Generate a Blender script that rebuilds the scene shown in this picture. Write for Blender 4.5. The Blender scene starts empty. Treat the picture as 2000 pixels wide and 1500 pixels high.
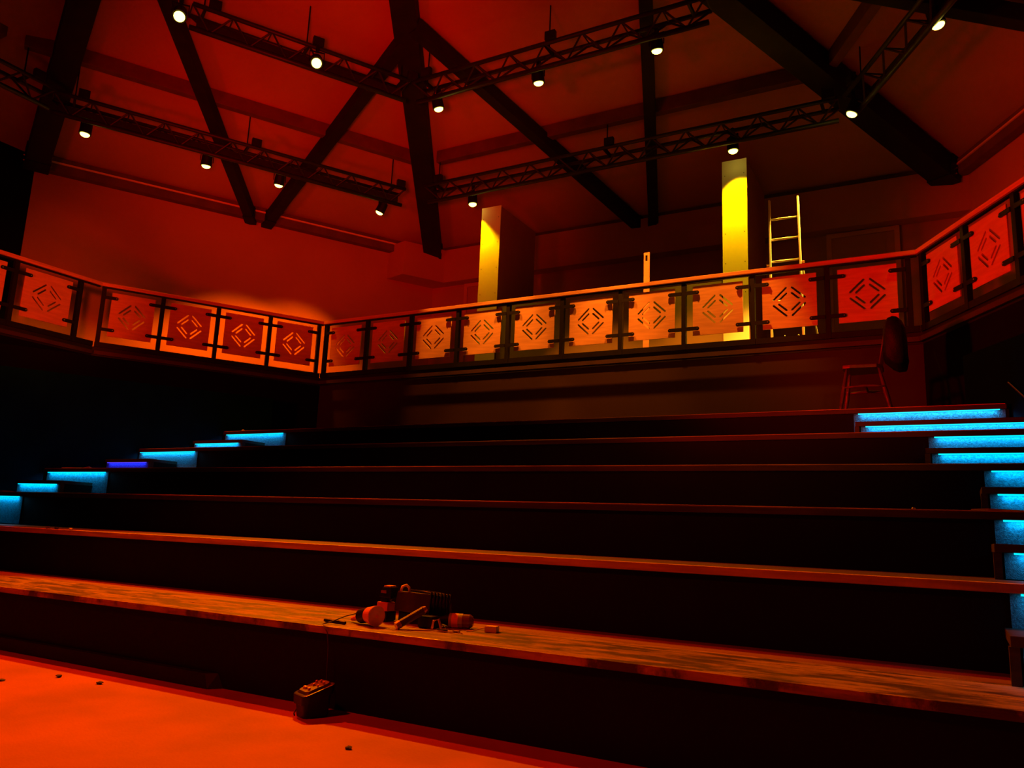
import bpy, bmesh, math, random
from mathutils import Vector, Matrix

random.seed(7)
C = bpy.context.scene.collection
SC = bpy.context.scene
E = 1.09                       # eye height above the stage floor; plan axes: x along the stalls, y towards the back wall


def W(s, n, z):
    return Vector((s, n, z + E))


# ------------------------------------------------------------------ camera
cam = bpy.data.cameras.new('camera')
cam.lens = 1540 / 2000 * 36
cam.sensor_width = 36
cam.clip_start = 0.05
cam_o = bpy.data.objects.new('camera', cam)
C.objects.link(cam_o)
_up = Vector((340, -8110, 1540)).normalized()          # up direction seen by the camera (x right, y down, z ahead)
_f = Vector((0, 0, 1))
_h = (_f - _up * _up.dot(_f)).normalized()
_r = _h.cross(_up)
if _r.x < 0:
    _r = -_r
_a = math.radians(29.17)
_t = Vector((math.cos(_a), -math.sin(_a), 0))
_n = Vector((math.sin(_a), math.cos(_a), 0))


def _cw(v):
    q = Vector((_r.dot(v), _h.dot(v), 0))
    return Vector((_t.dot(q), _n.dot(q), _up.dot(v)))


_x, _y, _z = _cw(Vector((1, 0, 0))), _cw(Vector((0, -1, 0))), _cw(Vector((0, 0, -1)))
cam_o.matrix_world = Matrix(((_x.x, _y.x, _z.x, 0), (_x.y, _y.y, _z.y, 0), (_x.z, _y.z, _z.z, E), (0, 0, 0, 1)))
SC.camera = cam_o

# ------------------------------------------------------------------ world, wash lights, exposure
SC.view_settings.view_transform = 'Standard'
SC.view_settings.look = 'None'
SC.view_settings.exposure = 0.0
SC.view_settings.gamma = 1.0
SC.cycles.use_denoising = True
SC.cycles.max_bounces = 5
SC.cycles.diffuse_bounces = 1
SC.cycles.sample_clamp_indirect = 4.0
wd = bpy.data.worlds.new('world')
SC.world = wd
wd.use_nodes = True
wd.node_tree.nodes['Background'].inputs[0].default_value = (0.02, 0.0, 0.0, 1)
wd.node_tree.nodes['Background'].inputs[1].default_value = 0.02
RED = (1.0, 0.003, 0.0)
WARM = (1.0, 0.70, 0.03)
AMBER = (1.0, 0.28, 0.01)


def spot(name, loc, target, power, color, angle, blend=0.6, radius=0.08, parent=None):
    l = bpy.data.lights.new(name, 'SPOT')
    l.energy, l.color, l.spot_size, l.spot_blend, l.shadow_soft_size = power, color, math.radians(angle), blend, radius
    o = bpy.data.objects.new(name, l)
    C.objects.link(o)
    d = Vector(target) - Vector(loc)
    o.rotation_euler = d.to_track_quat('-Z', 'Y').to_euler()
    o.location = loc
    if parent:
        o.parent = parent
        o.location = Vector(loc) - parent.location
    return o


# unseen red wash lights without fixtures, plus fills added to brighten single areas
spot('red_wash', W(-8.8, 0.8, 1.6), W(-12.6, 11.4, 5.4), 1250, RED, 58, 1.0, 0.35)
spot('red_wash', W(-2.0, 1.0, 1.2), W(-10.5, 11.3, 7.9), 3900, RED, 42, 1.0, 0.4)
spot('red_wash', W(-7.0, 1.5, 1.5), W(0.6, 11.0, 3.7), 5000, RED, 34, 1.0, 0.3)
spot('red_wash', W(2.0, -2.0, 2.2), W(-3.2, 11.5, 1.8), 900, (1, .16, .01), 26, 1.0, 0.3)  # orange fill added for the wall under the gallery
spot('red_wash', W(-5.0, -2.0, 1.4), W(-5.9, 9.6, 8.9), 1500, RED, 32, 1.0, 0.3)  # added to brighten the upper part of the back roof slope
spot('amber_fill', W(-3.0, 1.2, 1.6), W(-12.7, 7.0, 3.5), 2600, (1, .05, 0), 18, 1.0, 0.2)  # fill added to brighten the balustrade at the far left
spot('red_wash', W(-4.6, -1.0, 6.4), W(-4.2, 3.4, -1.09), 950, (1, .02, 0), 74, 1.0, 0.3)  # overhead fill added to lift the shade at the bench foot

# ------------------------------------------------------------------ materials


def mat(name, col, rough=0.6, metal=0.0, var=0.0, scale=6.0, stretch=(1, 1, 1), bump=0.0, bscale=40.0, spec=0.5, coord='Object', dark=None):
    m = bpy.data.materials.new(name)
    m.use_nodes = True
    nt = m.node_tree
    b = nt.nodes['Principled BSDF']
    b.inputs['Roughness'].default_value = rough
    b.inputs['Metallic'].default_value = metal
    b.inputs['Specular IOR Level'].default_value = spec
    b.inputs['Base Color'].default_value = (*col, 1)
    tc = nt.nodes.new('ShaderNodeTexCoord')
    mp = nt.nodes.new('ShaderNodeMapping')
    mp.inputs['Scale'].default_value = stretch
    nt.links.new(tc.outputs[coord], mp.inputs[0])
    nz = nt.nodes.new('ShaderNodeTexNoise')
    nz.inputs['Scale'].default_value = scale
    nz.inputs['Detail'].default_value = 5
    nt.links.new(mp.outputs[0], nz.inputs['Vector'])
    rp = nt.nodes.new('ShaderNodeValToRGB')
    d = dark if dark else tuple(c * (1 - var) for c in col)
    rp.color_ramp.elements[0].color = (*d, 1)
    rp.color_ramp.elements[1].color = (*tuple(min(1, c * (1 + var * 0.6)) for c in col), 1)
    rp.color_ramp.elements[0].position = 0.36
    rp.color_ramp.elements[1].position = 0.64
    nt.links.new(nz.outputs['Fac'], rp.inputs[0])
    nt.links.new(rp.outputs[0], b.inputs['Base Color'])
    if bump:
        n2 = nt.nodes.new('ShaderNodeTexNoise')
        n2.inputs['Scale'].default_value = bscale
        n2.inputs['Detail'].default_value = 4
        nt.links.new(mp.outputs[0], n2.inputs['Vector'])
        bp = nt.nodes.new('ShaderNodeBump')
        bp.inputs['Strength'].default_value = bump
        bp.inputs['Distance'].default_value = 0.02
        nt.links.new(n2.outputs['Fac'], bp.inputs['Height'])
        nt.links.new(bp.outputs[0], b.inputs['Normal'])
    return m


def emit(name, col, strength):
    m = bpy.data.materials.new(name)
    m.use_nodes = True
    b = m.node_tree.nodes['Principled BSDF']
    b.inputs['Base Color'].default_value = (0.02, 0.02, 0.02, 1)
    b.inputs['Emission Color'].default_value = (*col, 1)
    b.inputs['Emission Strength'].default_value = strength
    return m


M = {}
M['stage'] = mat('stage_floor_paint', (0.42, 0.085, 0.04), 0.75, var=0.2, scale=1.6, bump=0.12, bscale=60)
M['wall'] = mat('red_wall_paint', (0.46, 0.17, 0.12), 0.8, var=0.08, scale=0.7, bump=0.03)
M['roof'] = mat('red_roof_lining', (0.44, 0.20, 0.15), 0.8, var=0.10, scale=0.5, bump=0.03)
M['black_wall'] = mat('black_wall_tone', (0.003, 0.0025, 0.0025), 0.9, var=0.2, scale=2, spec=0.08)  # on the far left wall this black stands in for missing light
M['stair_wall'] = mat('dark_stair_wall', (0.0015, 0.05, 0.09), 0.9, var=0.2, scale=2, spec=0.03)  # teal almost without red, imitating blue step light spilling on a dark wall
M['fascia'] = mat('black_edge_paint', (0.010, 0.008, 0.007), 0.6, var=0.2, scale=4, spec=0.3)
M['panelwall'] = mat('brown_black_panel', (0.034, 0.018, 0.011), 0.5, var=0.15, scale=0.8, stretch=(0.4, 1, 1), spec=0.2)
M['beam'] = mat('black_timber', (0.012, 0.009, 0.008), 0.7, var=0.25, scale=3, spec=0.2)
M['purlin'] = mat('brown_timber', (0.13, 0.055, 0.04), 0.65, var=0.2, scale=3, spec=0.3)
M['steel'] = mat('black_steel', (0.007, 0.006, 0.006), 0.5, metal=0.0, var=0.2, scale=8, spec=0.2)
M['truss'] = mat('black_truss_metal', (0.016, 0.012, 0.011), 0.5, var=0.2, scale=8, spec=0.4)
M['bolt'] = mat('bright_bolt', (0.75, 0.72, 0.68), 0.25, metal=1.0, var=0.05)
M['handrail'] = mat('handrail_wood', (0.62, 0.34, 0.18), 0.42, var=0.18, scale=3, stretch=(0.6, 14, 14), bump=0.05)
M['ply'] = mat('birch_plywood', (0.62, 0.36, 0.20), 0.5, var=0.12, scale=4, stretch=(0.8, 2, 7), bump=0.04)
M['riser'] = mat('dark_riser_paint', (0.0085, 0.0035, 0.003), 0.7, var=0.2, scale=1.2, spec=0.12)
M['tread'] = mat('dark_tread_wood', (0.10, 0.05, 0.03), 0.5, var=0.3, scale=3, stretch=(0.8, 10, 10), spec=0.4)
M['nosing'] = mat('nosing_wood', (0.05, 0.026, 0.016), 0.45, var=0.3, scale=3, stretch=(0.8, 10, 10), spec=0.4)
M['nosing_lit'] = mat('lit_nosing_wood', (0.62, 0.36, 0.20), 0.4, var=0.25, scale=3, stretch=(0.8, 10, 10), spec=0.4)  # paler nosing copy, grazing highlight of the second tier put into the colour
M['lip'] = mat('lit_edge_tone', (0.50, 0.36, 0.24), 0.45, var=0.45, scale=2.5, stretch=(0.7, 10, 10))  # pale colour stands in for light caught along the tier edges
M['batten'] = mat('edge_batten_paint', (0.035, 0.014, 0.009), 0.6, var=0.2, scale=4)
M['frame'] = mat('door_frame_paint', (0.60, 0.22, 0.15), 0.6, var=0.06, scale=2)
M['redstrip'] = mat('red_brown_board', (0.22, 0.08, 0.05), 0.6, var=0.15, scale=3, stretch=(0.5, 6, 6))
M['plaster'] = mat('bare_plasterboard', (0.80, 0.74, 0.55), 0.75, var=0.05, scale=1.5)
M['counter'] = mat('unpainted_counter_board', (0.26, 0.20, 0.09), 0.75, var=0.08, scale=1.2)
M['plaster_side'] = mat('darker_partition_side', (0.30, 0.12, 0.08), 0.75, var=0.08, scale=1.5)  # darker and redder than the face board
M['alu'] = mat('ladder_aluminium', (0.82, 0.74, 0.60), 0.45, metal=0.1, var=0.08, scale=5)
M['carpet'] = mat('blue_grey_carpet', (0.06, 0.30, 0.44), 0.95, var=0.35, scale=55, bump=0.6, bscale=160, spec=0.1)
M['lens'] = emit('lamp_lens', (1.0, 0.80, 0.10), 9.0)
M['led'] = emit('led_cyan', (0.0, 0.8, 1.0), 1.3)
M['led_violet'] = emit('led_violet', (0.09, 0.05, 1.0), 1.1)
M['chairwood'] = mat('chair_red_wood', (0.085, 0.022, 0.012), 0.35, var=0.2, scale=6, stretch=(4, 4, 0.6), spec=0.5)
M['cloth'] = mat('black_cloth', (0.004, 0.0035, 0.0035), 0.6, var=0.3, scale=30, bump=0.3, bscale=80, spec=0.25)
M['blackplastic'] = mat('black_plastic', (0.014, 0.012, 0.012), 0.35, var=0.2, scale=10, spec=0.2)
M['darkcase'] = mat('dark_case', (0.045, 0.016, 0.012), 0.5, var=0.2, scale=5)
M['orange'] = mat('orange_plastic', (0.85, 0.20, 0.07), 0.5, var=0.1, scale=8)
M['orangeface'] = mat('pale_orange_face', (0.85, 0.42, 0.20), 0.55, var=0.12, scale=14)
M['copper'] = mat('copper', (0.7, 0.36, 0.2), 0.3, metal=0.8, var=0.1)
M['contact'] = mat('pale_contact', (0.85, 0.5, 0.3), 0.4, var=0.1)
M['chrome'] = mat('chrome', (0.8, 0.76, 0.7), 0.15, metal=1.0, var=0.05)
M['green'] = mat('olive_label', (0.34, 0.30, 0.06), 0.5, var=0.1)
M['bottle'] = mat('brown_bottle', (0.16, 0.05, 0.02), 0.25, var=0.2)
M['white'] = mat('white_plastic', (0.80, 0.68, 0.42), 0.4, var=0.05)
M['debris'] = mat('crumpled_scrap', (0.45, 0.36, 0.30), 0.8, var=0.2)
M['darkdebris'] = mat('dark_grit', (0.03, 0.015, 0.01), 0.8, var=0.2)
M['brass'] = mat('rail_metal', (0.80, 0.52, 0.42), 0.4, metal=0.0, var=0.05)


def worn_bench():
    m = mat('worn_bench_wood', (0.40, 0.25, 0.13), 0.38, var=0.5, scale=2.2, stretch=(1.1, 9, 9), bump=0.25, bscale=14)
    nt = m.node_tree
    b = nt.nodes['Principled BSDF']
    link = b.inputs['Base Color'].links[0]
    src = link.from_socket
    tc = nt.nodes.new('ShaderNodeTexCoord')
    mp = nt.nodes.new('ShaderNodeMapping')
    mp.inputs['Scale'].default_value = (1.7, 6, 1)
    nt.links.new(tc.outputs['Object'], mp.inputs[0])
    nz = nt.nodes.new('ShaderNodeTexNoise')
    nz.inputs['Scale'].default_value = 1.4
    nz.inputs['Detail'].default_value = 8
    nz.inputs['Roughness'].default_value = 0.65
    nt.links.new(mp.outputs[0], nz.inputs['Vector'])
    rp = nt.nodes.new('ShaderNodeValToRGB')
    rp.color_ramp.elements[0].position = 0.47
    rp.color_ramp.elements[1].position = 0.56
    nt.links.new(nz.outputs['Fac'], rp.inputs[0])
    mx = nt.nodes.new('ShaderNodeMix')
    mx.data_type = 'RGBA'
    mx.inputs[7].default_value = (0.06, 0.03, 0.014, 1)
    nt.links.new(rp.outputs[0], mx.inputs[0])
    nt.links.new(src, mx.inputs[6])
    nt.links.new(mx.outputs[2], b.inputs['Base Color'])
    rr = nt.nodes.new('ShaderNodeMapRange')
    rr.inputs[1].default_value = 0.3
    rr.inputs[2].default_value = 0.7
    rr.inputs[3].default_value = 0.22
    rr.inputs[4].default_value = 0.55
    nt.links.new(nz.outputs['Fac'], rr.inputs[0])
    nt.links.new(rr.outputs[0], b.inputs['Roughness'])
    return m


M['bench'] = worn_bench()

# ------------------------------------------------------------------ mesh helpers


class MB:
    def __init__(self):
        self.bm = bmesh.new()

    def box(self, a, b):
        x0, y0, z0 = a
        x1, y1, z1 = b
        v = [self.bm.verts.new(p) for p in ((x0, y0, z0), (x1, y0, z0), (x1, y1, z0), (x0, y1, z0), (x0, y0, z1), (x1, y0, z1), (x1, y1, z1), (x0, y1, z1))]
        for q in ((3, 2, 1, 0), (4, 5, 6, 7), (0, 1, 5, 4), (1, 2, 6, 5), (2, 3, 7, 6), (3, 0, 4, 7)):
            self.bm.faces.new([v[i] for i in q])
        return self

    def hexa(self, lo, hi):
        """prism between two equal polygons"""
        a = [self.bm.verts.new(p) for p in lo]
        b = [self.bm.verts.new(p) for p in hi]
        k = len(a)
        self.bm.faces.new(a[::-1])
        self.bm.faces.new(b)
        for i in range(k):
            self.bm.faces.new((a[i], a[(i + 1) % k], b[(i + 1) % k], b[i]))
        return self

    def poly(self, pts):
        self.bm.faces.new([self.bm.verts.new(p) for p in pts])
        return self

    def bar(self, p0, p1, w, h, up=(0, 0, 1)):
        """rectangular bar from p0 to p1 (centre line), w across, h along up"""
        p0, p1 = Vector(p0), Vector(p1)
        d = (p1 - p0).normalized()
        u = Vector(up)
        sx = d.cross(u)
        if sx.length < 1e-4:
            sx = d.cross(Vector((1, 0, 0)))
        sx.normalize()
        uz = sx.cross(d).normalized()
        o = [sx * (i * w / 2) + uz * (j * h / 2) for i, j in ((-1, -1), (1, -1), (1, 1), (-1, 1))]
        return self.hexa([p0 + q for q in o], [p1 + q for q in o])

    def tube(self, pts, rad, seg=8, cap=True):
        pts = [Vector(p) for p in pts]
        if not isinstance(rad, (list, tuple)):
            rad = [rad] * len(pts)
        rings = []
        ref = None
        for i, p in enumerate(pts):
            d = (pts[min(i + 1, len(pts) - 1)] - pts[max(i - 1, 0)]).normalized()
            if ref is None:
                ref = Vector((0, 0, 1)) if abs(d.z) < 0.9 else Vector((1, 0, 0))
            x = d.cross(ref).normalized()
            y = d.cross(x).normalized()
            ref = y.cross(d) if False else ref
            rings.append([self.bm.verts.new(p + (x * math.cos(2 * math.pi * k / seg) + y * math.sin(2 * math.pi * k / seg)) * rad[i]) for k in range(seg)])
        for a, b in zip(rings, rings[1:]):
            for k in range(seg):
                self.bm.faces.new((a[k], a[(k + 1) % seg], b[(k + 1) % seg], b[k]))
        if cap:
            self.bm.faces.new(rings[0][::-1])
            self.bm.faces.new(rings[-1])
        return self

    def build(self, name, m, parent=None, off=None, smooth=False, bevel=0.0):
        bm = self.bm
        bmesh.ops.recalc_face_normals(bm, faces=bm.faces)
        if bevel:
            bmesh.ops.bevel(bm, geom=list(bm.edges), offset=bevel, segments=2, affect='EDGES', profile=0.7)
        if off is not None:
            bmesh.ops.translate(bm, verts=bm.verts, vec=-Vector(off))
        me = bpy.data.meshes.new(name)
        bm.to_mesh(me)
        bm.free()
        if smooth:
            for p in me.polygons:
                p.use_smooth = True
        me.materials.append(m)
        o = bpy.data.objects.new(name, me)
        C.objects.link(o)
        if parent:
            o.parent = parent
        return o


def tag(o, label=None, cat=None, group=None, kind=None):
    if label:
        o['label'] = label
    if cat:
        o['category'] = cat
    if group:
        o['group'] = group
    if kind:
        o['kind'] = kind
    return o


def thing(name, label, cat, loc=(0, 0, 0), rz=0.0, group=None):
    o = bpy.data.objects.new(name, None)
    o.empty_display_size = 0.1
    C.objects.link(o)
    o.location = loc
    o.rotation_euler = (0, 0, rz)
    return tag(o, label, cat, group)


def copy_tree(o, parent=None):
    c = o.copy()
    C.objects.link(c)
    if parent:
        c.parent = parent
    for ch in list(o.children):
        copy_tree(ch, c)
    return c


def solo(name, mb, m, label, cat, loc, group=None, smooth=False, bevel=0.0):
    """a thing that is one mesh, its origin at loc"""
    o = mb.build(name, m, None, loc, smooth, bevel)
    o.location = loc
    return tag(o, label, cat, group)


def struct(name, mb, m):
    return tag(mb.build(name, m), kind='structure')


# ------------------------------------------------------------------ plan of the hall
SX = -5.48                                  # axis of symmetry


def mir(p):
    return (2 * SX - p[0],) + tuple(p[1:])


GBC, GCD = (-10.76, 11.5), (-0.20, 11.5)     # gallery edge corners
GAB, GDE = (-12.75, 8.03), (1.79, 8.03)
WBC, WCD = (-11.41, 16.04), (0.45, 16.04)    # outer wall corners
WAB, WDE = (-15.84, 8.24), (4.88, 8.24)
YB = -6.0                                    # wall behind the camera
ZG = 2.86                                    # gallery floor
ROOF = 0.5                                   # roof lining above the beam undersides
nB = Vector((-0.868, 0.496, 0))


def dC(n):
    return 16.04 - n


def zC(n):
    return 6.6 + 0.26 * (16.04 - n)          # underside of the beams under each roof slope


def zB(s, n):
    return 6.6 + 0.26 * (17.86 - (-0.868 * s + 0.496 * n))


def zA(s):
    return 6.6 + 0.283 * (s + 15.84)


AP1 = (SX, 5.69, 9.29)
AP2 = (SX, 3.59, 9.535)
AP3 = (SX, YB, 9.535)

# floor, walls, ceiling
struct('floor', MB().box(W(-16.2, YB - .2, -1.29), W(5.2, 3.96, -1.09)), M['stage'])
WALLTOP = 6.6 + ROOF
TH = 0.15


def wall(name, p0, p1, z0, z1, m, out):
    o = Vector((out[0], out[1], 0)).normalized() * TH
    a, b = Vector((*p0, 0)), Vector((*p1, 0))
    lo = [W(q.x, q.y, z0) for q in (a, b, b + o, a + o)]
    hi = [W(q.x, q.y, z1) for q in (a, b, b + o, a + o)]
    return struct(name, MB().hexa(lo, hi), m)


wall('wall_back', WBC, WCD, ZG - .3, WALLTOP + .1, M['wall'], (0, 1))
wall('wall_left', WAB, WBC, ZG - .3, WALLTOP + .1, M['wall'], (-.868, .496))
wall('wall_right', WCD, WDE, ZG - .3, WALLTOP + .1, M['wall'], (.868, .496))
wall('wall_far_left', (-15.84, YB), WAB, -1.09, WALLTOP + .1, M['black_wall'], (-1, 0))  # black colour in place of light not reaching this wall
wall('wall_far_right', WDE, (4.88, YB), -1.09, WALLTOP + .1, M['black_wall'], (1, 0))
wall('wall_front', (-15.84, YB), (4.88, YB), -1.09, 9.6 + ROOF, M['black_wall'], (0, -1))


def up(p, d=ROOF):
    return W(p[0], p[1], p[2] + d)


_c = MB()
wbc, wcd, wab, wde = (*WBC, 6.6), (*WCD, 6.6), (*WAB, 6.6), (*WDE, 6.6)
wa0, we0 = (-15.84, YB, 6.6), (4.88, YB, 6.6)
for d in (0, 0.12):
    for q in ((wbc, wcd, AP1), (wab, wbc, AP1, AP2), (wcd, wde, AP2, AP1), (wa0, wab, AP2, AP3), (wde, we0, AP3, AP2)):
        _c.poly([up(p, ROOF + d) for p in q])
struct('ceiling', _c, M['roof'])

# gallery floor slab (one ring) with its black edge
_g = MB()
for poly in ((GBC, GCD, WCD, WBC), (GAB, GBC, WBC, WAB), (GCD, GDE, WDE, WCD), ((-12.75, YB), GAB, WAB, (-15.84, YB)), (GDE, (1.79, YB), (4.88, YB), WDE)):
    _g.hexa([W(*p, ZG - .16) for p in poly], [W(*p, ZG) for p in poly])
struct('floor_gallery', _g, M['fascia'])

# walls below the gallery
wall('wall_under_gallery', (GBC[0], 11.52), (GCD[0], 11.52), 1.50, ZG - .16, M['panelwall'], (0, 1))
LB0, LB1 = (-11.17 + .571 * 1.9, 9.64 + 1.9), (-11.17 - .571 * 6.5, 9.64 - 6.5)
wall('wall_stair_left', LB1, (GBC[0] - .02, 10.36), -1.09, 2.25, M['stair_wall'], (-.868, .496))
wall('wall_under_gallery_left', (-13.9, 6.0), GBC, 1.0, ZG - .16, M['black_wall'], (-.868, .496))
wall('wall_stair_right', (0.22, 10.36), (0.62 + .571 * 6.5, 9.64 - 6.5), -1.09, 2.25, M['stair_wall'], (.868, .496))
wall('wall_under_gallery_right', GCD, (2.94, 6.0), 1.0, ZG - .16, M['black_wall'], (.868, .496))

# trims: metal rail along the wall tops, bulkhead over the doors
for i, (p, q, o) in enumerate((((-15.72, 8.44), (-11.43, 15.98), (.868, -.496)), ((-11.36, 16.03), (0.40, 16.03), (0, -1)), ((0.47, 15.98), (4.76, 8.44), (-.868, -.496)))):
    sh = lambda a, k: (a[0] + o[0] * k, a[1] + o[1] * k)
    wp = struct('trim_%d' % (i + 1), MB().hexa([W(*c, 6.80) for c in (sh(p, .01), sh(q, .01), sh(q, .20), sh(p, .20))], [W(*c, 7.10) for c in (sh(p, .01), sh(q, .01), sh(q, .20), sh(p, .20))]), M['purlin'])
    MB().bar(W(*sh(p, .215), 6.99), W(*sh(q, .215), 6.99), 0.028, 0.034).build('metal_strip', M['brass'], wp)
b0, b1, b2, b3 = (-11.43, 14.76), (-10.87, 15.72), (0.63, 15.72), (0.46, 16.04)
struct('trim_4', MB().hexa([W(*p, 6.13) for p in (b0, b1, b2, b3, WBC, (-12.05, 14.93))], [W(*p, 6.98) for p in (b0, b1, b2, b3, WBC, (-12.05, 14.93))]), M['wall'])

# doors in the back wall
for i, (s0, s1) in enumerate(((-1.88, -0.57), (-10.39, -9.08))):
    root = tag(MB().box(W(s0 + .09, 15.985, ZG), W(s1 - .09, 16.035, 6.02)).build('door_%d' % (i + 1), M['wall']), kind='structure')
    f = MB()
    f.box(W(s0, 15.95, ZG), W(s0 + .09, 16.035, 6.11)).box(W(s1 - .09, 15.95, ZG), W(s1, 16.035, 6.11)).box(W(s0 + .09, 15.95, 6.02), W(s1 - .09, 16.035, 6.11))
    f.build('door_frame', M['frame'], root)
    for z0, z1 in ((3.1, 4.3), (4.45, 5.85)):
        MB().box(W(s0 + .25, 15.97, z0), W(s1 - .25, 15.985, z1)).build('door_panel', M['wall'], root, bevel=.005)

# ------------------------------------------------------------------ roof timbers


def beam(name, label, p0, p1, w, h, m, cat='beam', group=None, shoe=False):
    """p0,p1: underside centre line; the beam stands h above it"""
    a, b = W(*p0), W(*p1)
    d = (b - a).normalized()
    side = d.cross(Vector((0, 0, 1))).normalized()
    upv = side.cross(d)
    if not shoe:
        mb = MB().bar(a + upv * h / 2, b + upv * h / 2, w, h)
        return solo(name, mb, m, label, cat, a, group, bevel=.012)
    root = thing(name, label, cat, a, 0, group)
    MB().bar(a + upv * h / 2, b + upv * h / 2, w, h).build('timber', m, root, a, bevel=.012)
    sh = MB()
    sh.bar(a - d * .04 + upv * h / 2, a + d * .28 + upv * h / 2, w + .03, h + .03)
    sh.build('steel_shoe', M['steel'], root, a)
    for k in (-1, 1):
        q = a + d * .12 + side * k * (w / 2 + .02)
        for j in (.08, .2):
            MB().tube([q + upv * j - side * .012, q + upv * j + side * .012], .018, 8).build('bolt', M['bolt'], root, a)
    return root


hbc = lambda k: tuple(wbc[i] + (AP1[i] - wbc[i]) * k for i in range(3))
hcd = lambda k: tuple(wcd[i] + (AP1[i] - wcd[i]) * k for i in range(3))
hab = lambda k: tuple(wab[i] + (AP2[i] - wab[i]) * k for i in range(3))
hde = lambda k: tuple(wde[i] + (AP2[i] - wde[i]) * k for i in range(3))
beam('hip_rafter', 'black hip rafter running down to the wall corner beside the yellow narrow partition', hbc(.03), hbc(.985), 0.42, .42, M['beam'], shoe=True)
beam('hip_rafter', 'black hip rafter running down to the wall corner above the door and ladder', hcd(.03), hcd(.985), 0.42, .42, M['beam'], shoe=True)
beam('hip_rafter', 'black hip rafter at the dark far left end of the red wall', hab(.03), hab(.985), 0.42, .42, M['beam'], shoe=True)
beam('hip_rafter', 'black hip rafter above the balustrade at the right edge', hde(.03), hde(.985), 0.42, .42, M['beam'], shoe=True)
VB, VC, VD = (-13.60, 12.1, 6.73), (-5.60, 15.96, 6.74), (2.64, 12.1, 6.73)
for (q0, q1, l) in (((VB[0] - .09, VB[1] - .16, VB[2]), (-9.45, 5.55, 8.22), 'black diagonal brace on the bright red slope, its left limb of the V'),
                    ((VB[0] + .09, VB[1] + .16, VB[2]), (-7.85, 9.75, 8.22), 'black diagonal brace on the bright red slope, its right limb of the V'),
                    ((VC[0] - .14, VC[1], VC[2]), (-7.55, 9.55, 8.27), 'long black diagonal brace sloping down to the wall between the two yellow partitions'),
                    ((VC[0] + .14, VC[1], VC[2]), (-3.45, 9.55, 8.27), 'black brace seen almost upright above the upright plank on the gallery'),
                    ((VD[0] - .09, VD[1] + .16, VD[2]), (-3.1, 9.8, 8.22), 'black brace on the roof slope above the right balustrade'),
                    ((VD[0] + .09, VD[1] - .16, VD[2]), (-1.5, 5.6, 8.22), 'black brace at the upper right picture corner')):
    beam('roof_brace', l, q0, q1, .21, .26, M['beam'], 'brace', shoe=True)

# purlins half way up each slope
pz = 7.86


def hip_at(h, z):
    return h((z - 6.6) / (h(1)[2] - 6.6))


pu = 7.74
pC = 16.04 - (pu - .30 - 6.6) / .26          # plan line of the purlin on the back slope
pB = 17.86 - (pu - .30 - 6.6) / .26


def cornerBC(n, m):
    s = -(m - .496 * n) / .868
    return (s, n)


cbc = cornerBC(pC, pB)
ccd = mir(cbc)
u = Vector((-.496, -.868))
lenB = 7.4
pab = (cbc[0] + u.x * lenB, cbc[1] + u.y * lenB)
g = .36
beam('purlin', 'brown purlin across the back roof slope behind the trusses', (cbc[0] + g, pC, pu - .06), (ccd[0] - g, pC, pu - .06), .16, .26, M['purlin'])
beam('purlin', 'brown purlin across the bright red left roof slope', (cbc[0] + u.x * .25, cbc[1] + u.y * .25, pu - .06), (pab[0], pab[1], pu - .06), .16, .26, M['purlin'])
beam('purlin', 'brown purlin across the right roof slope beside the short truss', (ccd[0] - u.x * .25, ccd[1] + u.y * .25, pu - .06), (mir(pab)[0], pab[1], pu - .06), .16, .26, M['purlin'])
beam('purlin', 'dark purlin on the unlit far left roof slope', (pab[0] - .05, pab[1] - .3, pu - .06), (pab[0] - .05, pab[1] - 5, pu - .06), .16, .26, M['purlin'])

# ------------------------------------------------------------------ lighting trusses


def truss(label, p0, p1, ztop, drop, hang, tray=False):
    a, b = Vector((*p0, ztop + E)), Vector((*p1, ztop + E))
    L = (b - a).length
    rz = math.atan2(b.y - a.y, b.x - a.x)
    root = thing('lighting_truss', label, 'truss', a, rz, None)
    w = .17
    for y in (-w, w):
        MB().tube([(0, y, 0), (L, y, 0)], .036, 8).build('upper_chord', M['truss'], root, smooth=True)
    MB().tube([(0, 0, -drop), (L, 0, -drop)], .042, 8).build('lower_chord', M['truss'], root, smooth=True)
    k = max(2, round(L / .62))
    st = L / k
    first = {}
    for i in range(k):
        for y in (-w, w):
            for half in (0, 1):
                key = (y, half)
                if key not in first:
                    p = (0, y, 0) if half == 0 else (st / 2, 0, -drop)
                    q = (st / 2, 0, -drop) if half == 0 else (st, y, 0)
                    first[key] = MB().tube([p, q], .017, 6).build('brace', M['truss'], root)
                else:
                    c = first[key].copy()
                    C.objects.link(c)
                    c.location.x = i * st
    c0 = None
    for i in range(k + 1):
        if c0 is None:
            c0 = MB().tube([(0, -w, 0), (0, w, 0)], .012, 6).build('cross_tie', M['truss'], root)
        else:
            c = c0.copy()
            C.objects.link(c)
            c.location.x = i * st
    if tray:
        MB().box((.1, -.02, -drop + .045), (L - .1, .02, -drop + .17)).build('cable_tray', M['truss'], root)
    for x in hang:
        hz = x[1] - ztop
        hb = MB().tube([(x[0] * L, 0, 0), (x[0] * L, 0, hz)], .012, 6)
        hb.box((x[0] * L - .02, -w - .02, -.03), (x[0] * L + .02, w + .02, .03))
        ho = hb.build('hanger', M['steel'], root)
        MB().box((x[0] * L + .04, -w - .09, .0), (x[0] * L + .22, -w - .01, .15)).build('hoist_box', M['blackplastic'], root, bevel=.01)
    return root


# lower ring at 7.12, inner ring at 7.78
zl, zi = 7.12, 7.78


def onB(m, uu):
    return (-.868 * m + .496 * uu, .496 * m + .868 * uu)


def hz_c(n):
    return zC(n) + ROOF


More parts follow.
